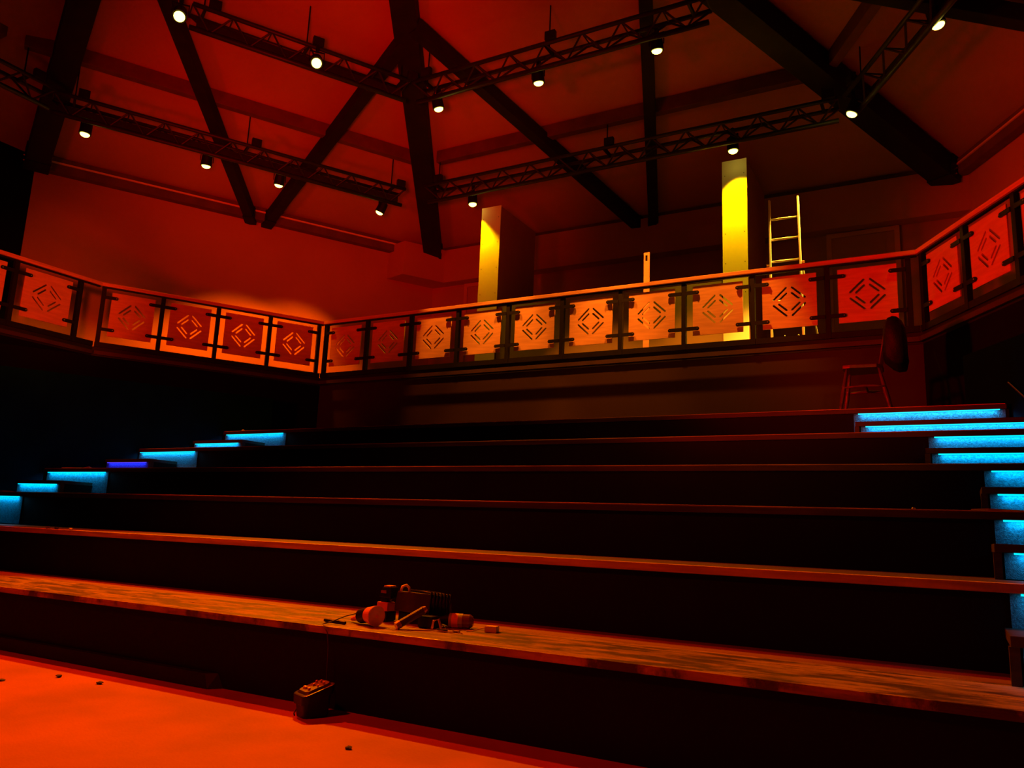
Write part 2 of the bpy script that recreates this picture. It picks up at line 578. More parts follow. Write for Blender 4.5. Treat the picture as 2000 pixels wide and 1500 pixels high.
mBl, mBi = 14.95, 12.10
uB1 = .496 * -10.05 + .868 * 12.72
truss('black lattice truss along the back roof slope, lower one above the partitions', (-9.35, 12.78), (-1.25, 12.78), zl, .30, [(.03, hz_c(12.78)), (.5, hz_c(12.78)), (.97, hz_c(12.78))])
truss('black lattice truss along the left red slope, lower one carrying four lamps', onB(mBl, -.5), onB(mBl, uB1), zl, .30, [(.05, zB(*onB(mBl, .3)) + ROOF), (.5, zB(*onB(mBl, .3)) + ROOF), (.96, zB(*onB(mBl, .3)) + ROOF)], True)
truss('black lattice truss across the back slope, upper one at picture top', (-7.95, 10.33), (-2.72, 10.33), zi, .30, [(.04, hz_c(10.33)), (.5, hz_c(10.33)), (.95, hz_c(10.33))])
uBi = .496 * -8.25 + .868 * 10.28
truss('black lattice truss along the left red slope, upper one with two bright lamps', onB(mBi, 1.2), onB(mBi, uBi), zi, .30, [(.05, zB(*onB(mBi, 1)) + ROOF), (.5, zB(*onB(mBi, 1)) + ROOF), (.97, zB(*onB(mBi, 1)) + ROOF)], True)
q0, q1 = mir(onB(mBl, uB1)), mir(onB(mBl, .3))
truss('short black lattice truss rising towards the upper right corner', q0, q1, zl, .30, [(.04, zB(*onB(mBl, 1)) + ROOF), (.5, zB(*onB(mBl, 1)) + ROOF), (.95, zB(*onB(mBl, 1)) + ROOF)])
truss('black lattice truss in the dark at the far left edge', (-13.15, 2.2), (-13.15, 6.9), zl, .30, [(.1, zA(-13.15) + .5), (.9, zA(-13.15) + .5)])

# ------------------------------------------------------------------ spotlights


def lamp_proto():
    root = thing('spotlight', 'proto', 'spotlight')
    MB().box((-.03, -.03, .17), (.03, .03, .32)).build('clamp', M['steel'], root, bevel=.006)
    y = MB()
    y.box((-.122, -.012, -.02), (-.110, .012, .18)).box((.110, -.012, -.02), (.122, .012, .18)).box((-.122, -.012, .165), (.122, .012, .177))
    y.build('yoke', M['steel'], root)
    can = MB().tube([(0, 0, .15), (0, 0, .12), (0, 0, -.09), (0, 0, -.10)], [.06, .095, .104, .104], 20).build('lamp_can', M['steel'], root, smooth=False)
    b = MB()
    pts, rad = [], []
    for i in range(6):
        a = i / 5 * math.pi / 2
        pts.append((0, 0, -.101 - .05 * math.sin(a)))
        rad.append(max(.004, .08 * math.cos(a)))
    b.tube(pts, rad, 20).build('lens', M['lens'], root, smooth=True)
    return root


LAMPS = [
    # location, target, power, colour, cone, label
    ((-9.80, 6.79, 7.5), (-4.6, 2.6, -1.09), 3500, (1, .03, .0), 64, 'brightly glaring spotlight on the upper left truss, the one near the picture top edge'),
    ((-8.75, 8.62, 7.5), (-2.6, 3.2, -1.09), 4700, (1, .24, .0), 62, 'brightest glaring spotlight on the upper left truss, just before the roof corner'),
    ((-13.295, 7.67, 6.85), (-13.6, 7.6, 3.0), 700, (1, .20, .0), 84, 'spotlight at the dark left end of the lower left truss'),
    ((-12.262, 9.475, 6.85), (-13.0, 9.9, 3.0), 800, (1, .18, .0), 72, 'spotlight on the lower left truss just left of the V brace'),
    ((-11.575, 10.709, 6.85), (-12.65, 11.3, 3.0), 1050, (1, .18, .0), 80, 'spotlight on the lower left truss within the V brace'),
    ((-10.525, 12.688, 6.85), (-12.3, 12.4, 3.0), 950, (1, .18, .0), 73, 'spotlight on the lower left truss at its roof corner end'),
    ((-8.442, 13.095, 6.85), (-8.25, 13.26, 3.0), 330, (1, .5, .0), 80, 'spotlight on the lower back truss above the narrow yellow partition'),
    ((-7.645, 10.542, 7.5), (-7.15, 11.6, 3.3), 2200, (1, .22, .01), 40, 'spotlight on the upper back truss nearest the roof corner'),
    ((-5.639, 10.555, 7.5), (-5.6, 11.62, 3.3), 2200, (1, .22, .01), 52, 'spotlight midway along the upper back truss'),
    ((-3.585, 10.535, 7.5), (-3.55, 11.62, 3.3), 2700, (1, .22, .01), 54, 'spotlight on the upper back truss beside the upright brace'),
    ((-3.006, 12.966, 6.85), (-2.85, 13.24, 3.0), 520, (1, .52, .0), 84, 'spotlight on the lower back truss above the wide yellow partition'),
    ((-0.998, 12.53, 6.85), (-2.1, 12.5, 4.1), 4200, (1, .5, .03), 38, 'spotlight at the black roof corner above the door'),
    ((0.18, 10.75, 6.92), (1.0, 11.2, 3.0), 160, AMBER, 60, 'spotlight on the short truss at the upper right'),
]
proto = lamp_proto()
lamp_roots = [proto] + [copy_tree(proto) for _ in LAMPS[1:]]
for o, (loc, tg, pw, col, ang, lab) in zip(lamp_roots, LAMPS):
    L = W(*loc) + Vector((0, 0, -.0))
    o.location = L
    d = (W(*tg) - L).normalized()
    rot = (-d).to_track_quat('Z', 'Y').to_euler()
    o.rotation_euler = (0, 0, math.atan2(d.y, d.x) - math.pi / 2)
    tag(o, lab, 'spotlight', 'spotlights hung on the trusses')
    inv = o.rotation_euler.to_matrix().inverted()
    dl = inv @ d
    rl = (-dl).to_track_quat('Z', 'Y').to_euler()
    for ch in o.children:
        if ch.name.startswith(('lamp_can', 'lens')):
            ch.rotation_euler = rl
    li = spot('lamp_light', (0, 0, 0), d, pw, col, ang, .45, .06)
    li.parent = o
    li.location = dl * .20
    li.rotation_euler = dl.to_track_quat('-Z', 'Y').to_euler()

# ------------------------------------------------------------------ gallery balustrades


def capsule(c, dx, dz, half, r, seg=6):
    """slot outline in the panel plane"""
    L = math.hypot(dx, dz)
    ux, uz = dx / L, dz / L
    px, pz_ = -uz, ux
    pts = []
    for k in range(seg + 1):
        a = -math.pi / 2 + math.pi * k / seg
        pts.append((c[0] + ux * half + r * (math.cos(a) * ux + math.sin(a) * px), c[1] + uz * half + r * (math.cos(a) * uz + math.sin(a) * pz_)))
    for k in range(seg + 1):
        a = math.pi / 2 + math.pi * k / seg
        pts.append((c[0] - ux * half + r * (math.cos(a) * ux + math.sin(a) * px), c[1] - uz * half + r * (math.cos(a) * uz + math.sin(a) * pz_)))
    return pts


_panel_mesh = {}


def panel_mesh(w):
    key = round(w, 3)
    if key in _panel_mesh:
        return _panel_mesh[key]
    h = .78
    cu = bpy.data.curves.new('panel_outline', 'CURVE')
    cu.dimensions = '2D'
    cu.fill_mode = 'BOTH'
    cu.extrude = .009

    def add(pts):
        sp = cu.splines.new('POLY')
        sp.points.add(len(pts) - 1)
        for p, q in zip(sp.points, pts):
            p.co = (q[0], q[1], 0, 1)
        sp.use_cyclic_u = True
    add([(-w / 2, -h / 2), (w / 2, -h / 2), (w / 2, h / 2), (-w / 2, h / 2)])
    k = w / .754
    for sx in (-1, 1):
        for sz in (-1, 1):
            for (x0, z0, x1, z1) in ((.034, .217, .226, .036), (.03, .134, .15, .022)):
                a, b = (sx * x0 * k, sz * z0), (sx * x1 * k, sz * z1)
                c = ((a[0] + b[0]) / 2, (a[1] + b[1]) / 2)
                dx, dz = b[0] - a[0], b[1] - a[1]
                add(capsule(c, dx, dz, math.hypot(dx, dz) / 2 - .012, .0145))
    co = bpy.data.objects.new('panel_outline', cu)
    C.objects.link(co)
    dg = bpy.context.evaluated_depsgraph_get()
    me = bpy.data.meshes.new_from_object(co.evaluated_get(dg))
    bpy.data.objects.remove(co)
    bpy.data.curves.remove(cu)
    me.transform(Matrix.Rotation(math.pi / 2, 4, 'X'))     # stand it up
    me.materials.clear()
    me.materials.append(M['ply'])
    me.name = 'infill_panel'
    _panel_mesh[key] = me
    return me


ZR = 4.0                                                    # top of the handrail
PZ = 3.46                                                   # panel centre
post_me = clamp_me = None


def balustrade(label, p0, p1, posts, miter0, miter1, panels=None):
    """p0->p1 seen from the stage; local x along, y outwards (away from the stage)"""
    a, b = Vector((*p0, 0)), Vector((*p1, 0))
    L = (b - a).length
    rz = math.atan2(b.y - a.y, b.x - a.x)
    z0 = ZG
    root = thing('balustrade', label, 'balustrade', (a.x, a.y, z0 + E), rz)
    top = ZR - z0
    w = .055

    def end(x, mt, y):
        return x + mt * y
    q = [(end(0, miter0, -w), -w), (end(L, miter1, -w), -w), (end(L, miter1, w), w), (end(0, miter0, w), w)]
    hr = MB().hexa([(x, y, top - .062) for x, y in q], [(x, y, top) for x, y in q])
    hr.build('handrail', M['handrail'], root, bevel=.006)
    MB().box((.02, -.03, .0), (L - .02, .03, .085)).build('bottom_rail', M['steel'], root)
    MB().box((.02, -.022, top - .085), (L - .02, .022, top - .062)).build('top_rail', M['steel'], root)
    MB().box((.03, -.075, -.14), (L - .03, -.052, -.075)).build('edge_batten', M['batten'], root)
    global post_me
    if post_me is None:
        p = MB().box((-.034, -.035, .0), (.034, .035, top - .085))
        post = p.build('post', M['steel'], root)
        post_me = post.data
        C.objects.unlink(post)
    for x in posts:
        po = bpy.data.objects.new('post', post_me)
        C.objects.link(po)
        po.parent = root
        po.location = (x, 0, 0)
    for x0, x1 in zip(posts, posts[1:]):
        bay = x1 - x0
        pw = bay * .728
        pn = bpy.data.objects.new('infill_panel', panel_mesh(pw))
        C.objects.link(pn)
        pn.parent = root
        pn.location = ((x0 + x1) / 2, -.012, PZ - z0)
        for sx in (-1, 1):
            for dz in (-.285, .285):
                xo = sx * (bay / 2 - .034)
                xi = sx * (pw / 2 - .075)
                lo, hi = min(xo, xi), max(xo, xi)
                yb = -.036
                br = MB()
                pts = []
                r = .028
                for kk in range(9):
                    aa = math.pi / 2 + math.pi * kk / 8
                    pts.append((xi + (-sx) * -r * 0 + (math.cos(aa) * r if sx > 0 else -math.cos(aa) * r), dz + math.sin(aa) * r * (1 if sx > 0 else 1)))
                if sx > 0:
                    outl = pts + [(xo, dz - r), (xo, dz + r)]
                else:
                    outl = pts + [(xo, dz - r), (xo, dz + r)]
                br.hexa([(x, yb, z) for x, z in outl], [(x, yb + .014, z) for x, z in outl])
                bo = br.build('clamp_bar', M['steel'], pn)
                MB().tube([(xi, yb - .008, dz), (xi, yb + .002, dz)], .011, 10).build('bolt_head', M['bolt'], pn)
    return root


cposts = [.08 + 1.035 * i for i in range(11)]
LBr = math.hypot(GBC[0] - GAB[0], GBC[1] - GAB[1])
t30, t15 = math.tan(math.radians(30)), math.tan(math.radians(15))
balustrade('long straight balustrade of ten diamond panels below the two yellow partitions', GBC, GCD, cposts, -t30, t30)
balustrade('balustrade of four diamond panels before the red left wall', GAB, GBC, [LBr - .1 - .96 * i for i in range(4, -1, -1)], -t15, t30)
balustrade('balustrade at the left edge of the picture, turning towards the viewer', (-12.75, 3.4), GAB, [4.63 - .36 - 1.07 * i for i in range(3, -1, -1)], 0, t15)
balustrade('balustrade rising at the right edge of the picture', GCD, GDE, [.1 + .96 * i for i in range(5)], -t30, t15)

# ------------------------------------------------------------------ things on the gallery


def partition(label, s0, s1, z):
    root = thing('partition_box', label, 'partition', W((s0 + s1) / 2, 14.1, ZG))
    off = W((s0 + s1) / 2, 14.1, ZG)
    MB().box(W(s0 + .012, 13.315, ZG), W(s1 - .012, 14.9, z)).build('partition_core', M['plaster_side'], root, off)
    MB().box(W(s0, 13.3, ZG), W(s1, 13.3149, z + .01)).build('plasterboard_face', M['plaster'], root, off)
    k = 0
    for zz in [ZG + .3 + .55 * i for i in range(7)]:
        for s in (s0 + .05, s1 - .05):
            MB().tube([W(s, 13.2985, zz), W(s, 13.3005, zz)], .008, 8).build('screw', M['steel'], root, off)
    return root


partition('tall narrow partition end lit yellow, the one farther from the ladder', -8.32, -7.86, 6.70)
partition('tall wide partition end lit bright yellow beside the ladder', -3.28, -2.845, 6.73)
solo('counter_front', MB().box(W(-7.85, 13.34, ZG), W(-3.29, 13.42, 4.52)), M['counter'], 'low pale board wall behind the balustrade, joining the two yellow partitions', 'low wall', W(-5.5, 13.38, ZG))
off = W(-4.22, 12.0, ZG)
root = thing('plank', 'upright orange plank with a dark slot standing behind the handrail', 'plank', off)
pk = MB()
pk.box(W(-4.27, 11.99, ZG), W(-4.172, 12.01, 4.56)).box(W(-4.27, 11.99, 4.56), W(-4.245, 12.01, 4.66)).box(W(-4.205, 11.99, 4.56), W(-4.172, 12.01, 4.66)).box(W(-4.27, 11.99, 4.66), W(-4.172, 12.01, 4.71))
pk.build('board', M['ply'], root, off)
MB().box(W(-4.245, 12.0, 4.56), W(-4.205, 12.009, 4.66)).build('slot_backing', M['blackplastic'], root, off)
MB().box(W(-4.30, 11.93, ZG), W(-4.14, 12.07, ZG + .02)).build('foot', M['steel'], root, off)

# ladder
off = W(-2.1, 12.6, ZG)
root = thing('step_ladder', 'pale aluminium ladder standing behind the balustrade beside the wide yellow partition', 'ladder', off)
lx = lambda k, z: (-2.325 if k == 0 else -1.845) + (z - ZG) * (-.005 if k == 0 else -.019)
ly = lambda z: 12.52 + (z - ZG) * .035
for k in (0, 1):
    MB().bar(W(lx(k, ZG), ly(ZG), ZG), W(lx(k, 5.55), ly(5.55), 5.55), .03, .065, up=(0, 1, 0)).build('ladder_rail', M['alu'], root, off, bevel=.004)
for z in (3.14, 3.47, 3.80, 4.13, 4.475, 4.855, 5.205):
    MB().tube([W(lx(0, z) + .015, ly(z), z), W(lx(1, z) - .015, ly(z), z)], .019, 10).build('rung', M['alu'], root, off, smooth=True)
for k in (0, 1):
    s = (-2.42, -1.64)[k]
    MB().bar(W(s, 13.12, ZG), W(lx(k, 4.35) + (-.02, .02)[k], ly(4.35) + .05, 4.35), .022, .04, up=(0, 1, 0)).build('rear_leg', M['alu'], root, off)
    MB().tube([W(lx(k, 4.42) + (-.06, .06)[k], ly(4.42), 4.42), W(lx(k, 4.42), ly(4.42), 4.42)], .022, 8).build('hinge_knob', M['copper'], root, off)
MB().bar(W(-2.37, 13.0, 3.2), W(-1.68, 13.0, 3.2), .02, .03).build('rear_crossbar', M['alu'], root, off)
MB().tube([W(-2.36, 12.98, 3.08), W(-2.15, 12.66, 3.26)], .007, 6).build('spreader', M['alu'], root, off)
MB().tube([W(-1.72, 12.98, 3.08), W(-1.95, 12.66, 3.26)], .007, 6).build('spreader', M['alu'], root, off)

# ------------------------------------------------------------------ seating tiers
ZT = [-1.09, -.61, -.151, .274, .699, 1.123, 1.548]
DT = [None] + [3.945 + 1.1386 * k for k in range(6)] + [11.5]
names = ['bench-like lowest seating tier with worn wooden top and tools on it',
         'second seating tier from the floor, its edge glowing orange',
         'third seating tier from the floor, level with the camera',
         'fourth seating tier from the floor, thin edge line above the camera',
         'fifth seating tier from the floor, below the topmost one',
         'topmost seating tier carrying the wooden chair']


def side(n, left):
    return (-11.17 + .571 * (n - 9.64) + .03) if left else (.62 - .571 * (n - 9.64) - .03)


for k in range(1, 7):
    d0, d1, z, zb = DT[k], DT[k + 1], ZT[k], ZT[k - 1]
    off = W(-5, d0, zb)
    root = thing('seating_tier', names[k - 1], 'seating tier', off)
    sl0, sl1, sr0, sr1 = side(d0, 1), side(d1, 1), side(d0, 0), side(d1, 0)
    base = -1.09 if k == 1 else zb - .045
    MB().hexa([W(*p, base) for p in ((sl0, d0), (sr0, d0), (sr0, d0 + .04), (sl0, d0 + .04))], [W(*p, z - .05) for p in ((sl0, d0), (sr0, d0), (sr0, d0 + .04), (sl0, d0 + .04))]).build('riser', M['riser'], root, off)
    if k == 1:
        dm = 4.65
        MB().box(W(side(d1, 1) - .2, d0 - .035, z - .045), W(side(d1, 0) + .2, dm, z)).build('worn_board', M['bench'], root, off, bevel=.008)
        MB().box(W(side(d1, 1), dm + .004, z - .045), W(side(d1, 0), d1, z - .006)).build('back_board', M['redstrip'], root, off)
    else:
        MB().box(W(sl0 + .02, d0 - .035, z - .05), W(sr0 - .02, d0 + .06, z)).build('nosing', M['nosing_lit'] if k == 2 else M['nosing'], root, off, bevel=.005)
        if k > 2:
            MB().box(W(sl0 + .03, d0 - .031, z + .0005), W(sr0 - .03, d0 + .012, z + .009)).build('lit_edge_lip', M['lip'], root, off, bevel=.003)  # added pale strip imitating the lit edge line
        dd1 = d1 if k < 6 else 11.5
        MB().hexa([W(*p, z - .045) for p in ((sl0 + .02, d0 + .061), (sr0 - .02, d0 + .061), (side(dd1, 0) - .02, dd1), (side(dd1, 1) + .02, dd1))],
                  [W(*p, z - .001) for p in ((sl0 + .02, d0 + .061), (sr0 - .02, d0 + .061), (side(dd1, 0) - .02, dd1), (side(dd1, 1) + .02, dd1))]).build('tread', M['tread'], root, off)
solo('skirting_board', MB().hexa([W(-10.5, 3.86, -1.088), W(-4.36, 3.86, -1.088), W(-4.30, 3.943, -1.088), W(-10.5, 3.943, -1.088)], [W(-10.5, 3.885, -1.0), W(-4.42, 3.885, -1.0), W(-4.36, 3.943, -1.0), W(-10.5, 3.943, -1.0)]), M['fascia'],
     'loose dark skirting board along the foot of the lowest tier', 'skirting board', W(-7, 3.9, -1.088))

# ------------------------------------------------------------------ stairs with lit risers


def led(parent, off, s0, s1, d, zt, violet=False, power=1.0):
    """carpeted riser face with a strip lamp under the nosing"""
    MB().box(W(s0 + .02, d - .030, zt - .062), W(s1 - .02, d - .016, zt - .0515)).build('led_strip', M['led_violet' if violet else 'led'], parent, off)
    l = bpy.data.lights.new('strip_light', 'AREA')
    l.shape = 'RECTANGLE'
    l.size = s1 - s0 - .1
    l.size_y = .014
    l.energy = power * (s1 - s0) * (0.9 if violet else 1.5)
    l.color = (.06, .04, 1.0) if violet else (0.0, .58, 1.0)
    o = bpy.data.objects.new('strip_light', l)
    C.objects.link(o)
    o.rotation_euler = Vector((0, .45, -1)).to_track_quat('-Z', 'Y').to_euler()
    wl = W((s0 + s1) / 2, d - .030, zt - .066)
    if parent:
        o.parent = parent
        o.location = wl - off
    return o


def flight(name_label, left, uppers, halves, violet):
    off = W(-11 if left else .8, 6, -1.09)
    root = thing('stair_flight', name_label, 'stairs', off)
    for k in uppers:
        a, b = UP[k] if not left else ML(UP[k])
        d, z, zb = DT[k], ZT[k], ZT[k - 1]
        r = MB().box(W(a, d - .008, zb + .01), W(b, d - .0005, z - .052)).build('riser_carpet', M['carpet'], root, off)
        led(r, off, a + .03, b - .03, d - .006, z)
    for k in halves:
        a, b = HF[k] if not left else ML(HF[k])
        d = DT[k]
        dh = d - .47
        zm = (ZT[k] + ZT[k - 1]) / 2
        zb = ZT[k - 1]
        st = MB().box(W(a, dh, zb + .001), W(b, d - .012, zm - .045)).build('step', M['riser'], root, off)
        MB().box(W(a - .01, dh - .035, zm - .05), W(b, d - .012, zm)).build('step_nosing', M['nosing'], st, off, bevel=.004)
        e = b - .03 if left else a - .005
        MB().box(W(e - .012, dh - .03, zb + .001), W(e + .032, dh + .03, zm - .051)).build('edge_trim', M['nosing'], st, off)
        a2, b2 = (a, b - .05) if left else (a + .04, b)
        MB().box(W(a2, dh - .008, zb + .005), W(b2, dh - .0005, zm - .052)).build('step_carpet', M['carpet'], st, off)
        led(st, off, a2 + .03, b2 - .03, dh - .006, zm, violet == k)
    return root


# right-hand flight extents; the left one mirrors it about x = -5.28
UP = {6: (-.91, .56), 5: (-.15, 1.24), 4: (.25, 1.88), 3: (.25, 2.5), 2: (.25, 3.1)}
HF = {6: (-.84, .86), 5: (-.16, 1.5), 4: (.22, 2.1), 3: (.23, 2.75), 2: (.225, 3.4)}


def ML(p):
    return (-10.56 - p[1], -10.56 - p[0])


_UPR, _HFR = dict(UP), dict(HF)
flight('right stairs of blue lit carpeted steps beside the chair', False, (6, 5, 4, 3, 2), (6, 5, 4, 3, 2), None)
UP = {6: (-.91, .53), 5: (-.20, 1.22), 4: (.28, 1.80), 3: (.33, 2.5)}
HF = {6: (-.45, .73), 5: (.25, 1.35), 4: (.62, 1.72)}
UP[3] = (.36, 2.4)
flight('left stairs of blue lit steps with one violet step', True, (6, 5, 4, 3), (6, 5, 4), 5)

# ------------------------------------------------------------------ chair on the top tier
off = W(-.78, 9.97, ZT[6])
root = thing('wooden_chair', 'dark red wooden chair standing sideways on the topmost tier', 'chair', off)
z0 = ZT[6]
seat_z = 2.10
sm = MB()
prof = [(-1.02, 9.76), (-1.035, 9.85), (-1.035, 10.09), (-1.02, 10.18), (-.94, 10.2), (-.66, 10.17), (-.60, 10.1), (-.60, 9.84), (-.66, 9.77), (-.94, 9.74)]
sm.hexa([W(x, y, seat_z - .042) for x, y in prof], [W(x, y, seat_z) for x, y in prof])
sm.build('seat', M['chairwood'], root, off, bevel=.01)


def turned(p, q):
    p, q = Vector(p), Vector(q)
    fr = [(0, .013), (.06, .017), (.1, .024), (.14, .017), (.2, .022), (.42, .026), (.55, .021), (.58, .027), (.61, .021), (.8, .02), (1, .014)]
    return MB().tube([p.lerp(q, t) for t, _ in fr], [r for _, r in fr], 10)


ft = {}
for (fx, fy, tx, ty) in ((-1.06, 9.74, -.98, 9.80), (-1.06, 10.2, -.98, 10.14), (-.53, 9.75, -.64, 9.82), (-.53, 10.19, -.64, 10.12)):
    turned(W(fx, fy, z0), W(tx, ty, seat_z - .04)).build('leg', M['chairwood'], root, off, smooth=True)
for y in (9.765, 10.175):
    MB().tube([W(-1.02, y, 1.83), W(-.9, y, 1.84), W(-.79, y, 1.845), W(-.68, y, 1.84), W(-.575, y, 1.83)], [.011, .015, .019, .015, .011], 10).build('stretcher', M['chairwood'], root, off, smooth=True)
MB().tube([W(-.79, 9.77, 1.845), W(-.79, 10.17, 1.845)], .014, 8).build('cross_stretcher', M['chairwood'], root, off, smooth=True)
for y in (9.82, 9.90, 9.97, 10.04, 10.12):
    MB().tube([W(-.635, y, seat_z - .01), W(-.54, 9.97 + (y - 9.97) * 1.15, 2.58)], .010, 8).build('back_spindle', M['chairwood'], root, off, smooth=True)
MB().tube([W(-.525, 9.76, 2.56), W(-.515, 9.85, 2.59), W(-.51, 9.97, 2.60), W(-.515, 10.09, 2.59), W(-.525, 10.18, 2.56)], [.018, .024, .026, .024, .018], 10).build('crest_rail', M['chairwood'], root, off, smooth=True)
# garment over the chair back
off = W(-.46, 9.97, 2.05)
gm = MB()
rings = []
random.seed(3)
N = 12
outl = [(-.585, 2.16), (-.592, 2.28), (-.59, 2.40), (-.58, 2.50), (-.562, 2.585), (-.53, 2.638), (-.48, 2.655), (-.42, 2.645), (-.375, 2.60), (-.35, 2.52), (-.34, 2.40), (-.345, 2.28), (-.335, 2.16), (-.355, 2.06), (-.44, 2.05), (-.50, 2.08)]
for i in range(N + 1):
    y = 9.69 + .56 * i / N
    e = 2 * abs(i / N - .5)
    k = 1 - .35 * e ** 4
    row = []
    for j, (x, z) in enumerate(outl):
        cx, cz = -.46, 2.33
        w = 1 + .05 * math.sin(i * 1.7 + j * .6)
        row.append(gm.bm.verts.new(W(cx + (x - cx) * k * w, y, cz + (z - cz) * (1 - .10 * e ** 3) * (1 + .012 * math.sin(i * 1.3 + j)))))
    rings.append(row)
q = len(outl)
for a, b in zip(rings, rings[1:]):
    for j in range(q):
        gm.bm.faces.new((a[j], a[(j + 1) % q], b[(j + 1) % q], b[j]))
gm.bm.faces.new(rings[0][::-1])
gm.bm.faces.new(rings[-1])
gar = solo('garment', gm, M['cloth'], 'black garment draped over the back of the wooden chair', 'garment', off, smooth=True)

# thin bar on the stair wall
solo('sloping_bar', MB().tube([W(.60, 9.60, 1.775), W(.78, 9.29, 1.47)], .008, 8), M['nosing'], 'thin reddish bar sloping down the dark wall at the right edge above the stairs', 'bar', W(.6, 9.6, 1.775))

# ------------------------------------------------------------------ things on the lowest tier (bench top)
zb = ZT[1]
# case wrapped in cable
off = W(-3.10, 4.50, zb)
root = thing('tool_case', 'dark boxy tool case lying on the bench with black cable wound round it', 'tool case', off)
cs = MB().hexa([W(-3.30, 4.42, zb + .075), W(-3.10, 4.36, zb + .075), W(-2.885, 4.50, zb + .085), W(-3.075, 4.60, zb + .085)],
               [W(-3.285, 4.43, zb + .205), W(-3.11, 4.38, zb + .205), W(-2.90, 4.505, zb + .185), W(-3.07, 4.595, zb + .185)])
cs.build('case_body', M['darkcase'], root, off, bevel=.012)
MB().box(W(-3.26, 4.42, zb + .001), W(-2.98, 4.54, zb + .076)).build('case_base', M['blackplastic'], root, off, bevel=.01)
for i in range(7):
    t = .42 + .085 * i
    p = Vector((-3.10 + .215 * t, 4.36 + .14 * t, 0))
    q = Vector((-3.30 + .225 * t, 4.42 + .18 * t, 0))
    zt_ = zb + .205 - .02 * t
    wob = random.uniform(-.014, .014)
    dn = (p - q).normalized() * .012
    ring = [W(p.x + dn.x + wob, p.y + dn.y, zb + .07), W(p.x + dn.x, p.y + dn.y, zt_ + .012), W(q.x - dn.x + wob, q.y - dn.y, zt_ + .012), W(q.x - dn.x, q.y - dn.y, zb + .07)]
    MB().tube(ring + [ring[0]], .008, 6).build('cable_turn', M['blackplastic'], root, off, smooth=True)
MB().tube([W(-3.235, 4.40, zb + .205), W(-3.225, 4.40, zb + .235), W(-3.20, 4.41, zb + .245), W(-3.185, 4.42, zb + .23), W(-3.18, 4.42, zb + .205)], .009, 8).build('handle_loop', M['white'], root, off, smooth=True)

# upturned cordless drill
off = W(-3.37, 4.42, zb)
root = thing('cordless_drill', 'upturned cordless drill with its battery in the air, beside the dark tool case', 'drill', off)
MB().box(W(-3.415, 4.38, zb + .065), W(-3.325, 4.47, zb + .125)).build('drill_body', M['orange'], root, off, bevel=.012)
MB().box(W(-3.43, 4.37, zb + .001), W(-3.32, 4.48, zb + .066)).build('drill_head', M['blackplastic'], root, off, bevel=.015)
MB().bar(W(-3.385, 4.42, zb + .12), W(-3.35, 4.42, zb + .162), .055, .05).build('grip', M['blackplastic'], root, off, bevel=.01)
bt = MB().hexa([W(-3.395, 4.37, zb + .158), W(-3.30, 4.38, zb + .150), W(-3.30, 4.47, zb + .150), W(-3.395, 4.47, zb + .158)], [W(-3.375, 4.38, zb + .225), W(-3.305, 4.385, zb + .225), W(-3.305, 4.46, zb + .225), W(-3.375, 4.46, zb + .225)])
bo = bt.build('battery', M['blackplastic'], root, off, bevel=.008)
MB().box(W(-3.37, 4.39, zb + .2255), W(-3.315, 4.45, zb + .233)).build('battery_contact', M['contact'], bo, off)
MB().box(W(-3.375, 4.366, zb + .185), W(-3.33, 4.374, zb + .203)).build('battery_clip', M['chrome'], bo, off)

# tool with round orange head
off = W(-3.22, 4.10, zb)
root = thing('plunger_tool', 'hand tool with a round orange head and black handle lying near the bench edge', 'tool', off)
ax = Vector((.95, -.30, 0)).normalized()
c0 = W(-3.255, 4.13, zb + .066)
MB().tube([c0 - ax * .03, c0 + ax * .02, c0 + ax * .055], [.048, .058, .064], 28).build('orange_head', M['orange'], root, off, smooth=False)
MB().tube([c0 + ax * .0555, c0 + ax * .06], .062, 28).build('head_face', M['orangeface'], root, off)
MB().tube([c0 + ax * .0605, c0 + ax * .063], .012, 6).build('hub', M['orange'], root, off)
MB().tube([c0 - ax * .13 - Vector((0, 0, .024)), c0 - ax * .11 - Vector((0, 0, .016)), c0 - ax * .031], [.032, .046, .047], 20).build('motor_body', M['blackplastic'], root, off)
MB().tube([c0 - ax * .22 - Vector((0, 0, .045)), c0 - ax * .131 - Vector((0, 0, .026))], [.012, .022], 12).build('handle', M['orange'], root, off)
solo('black_rod', MB().tube([W(-3.60, 4.09, zb + .011), W(-3.40, 4.055, zb + .011)], .010, 8), M['blackplastic'], 'thin black rod lying on the bench, pointing at the orange headed tool', 'rod', W(-3.5, 4.07, zb))

# leaning tube
off = W(-3.0, 4.15, zb)
root = thing('metal_tube', 'dark tube with copper ends leaning against the tool case', 'tube', off)
ta, tb = W(-3.03, 4.12, zb + .026), W(-2.965, 4.30, zb + .145)
ta, tb = W(-3.04, 4.13, zb + .026), W(-2.955, 4.27, zb + .112)
MB().tube([ta, tb], .024, 14).build('barrel', M['darkcase'], root, off, smooth=False)
dv = (tb - ta).normalized()
MB().tube([ta - dv * .018, ta + dv * .012], .0255, 14).build('copper_tip', M['copper'], root, off)
MB().tube([tb - dv * .004, tb + dv * .02], [.026, .018], 14).build('end_cap', M['copper'], root, off)

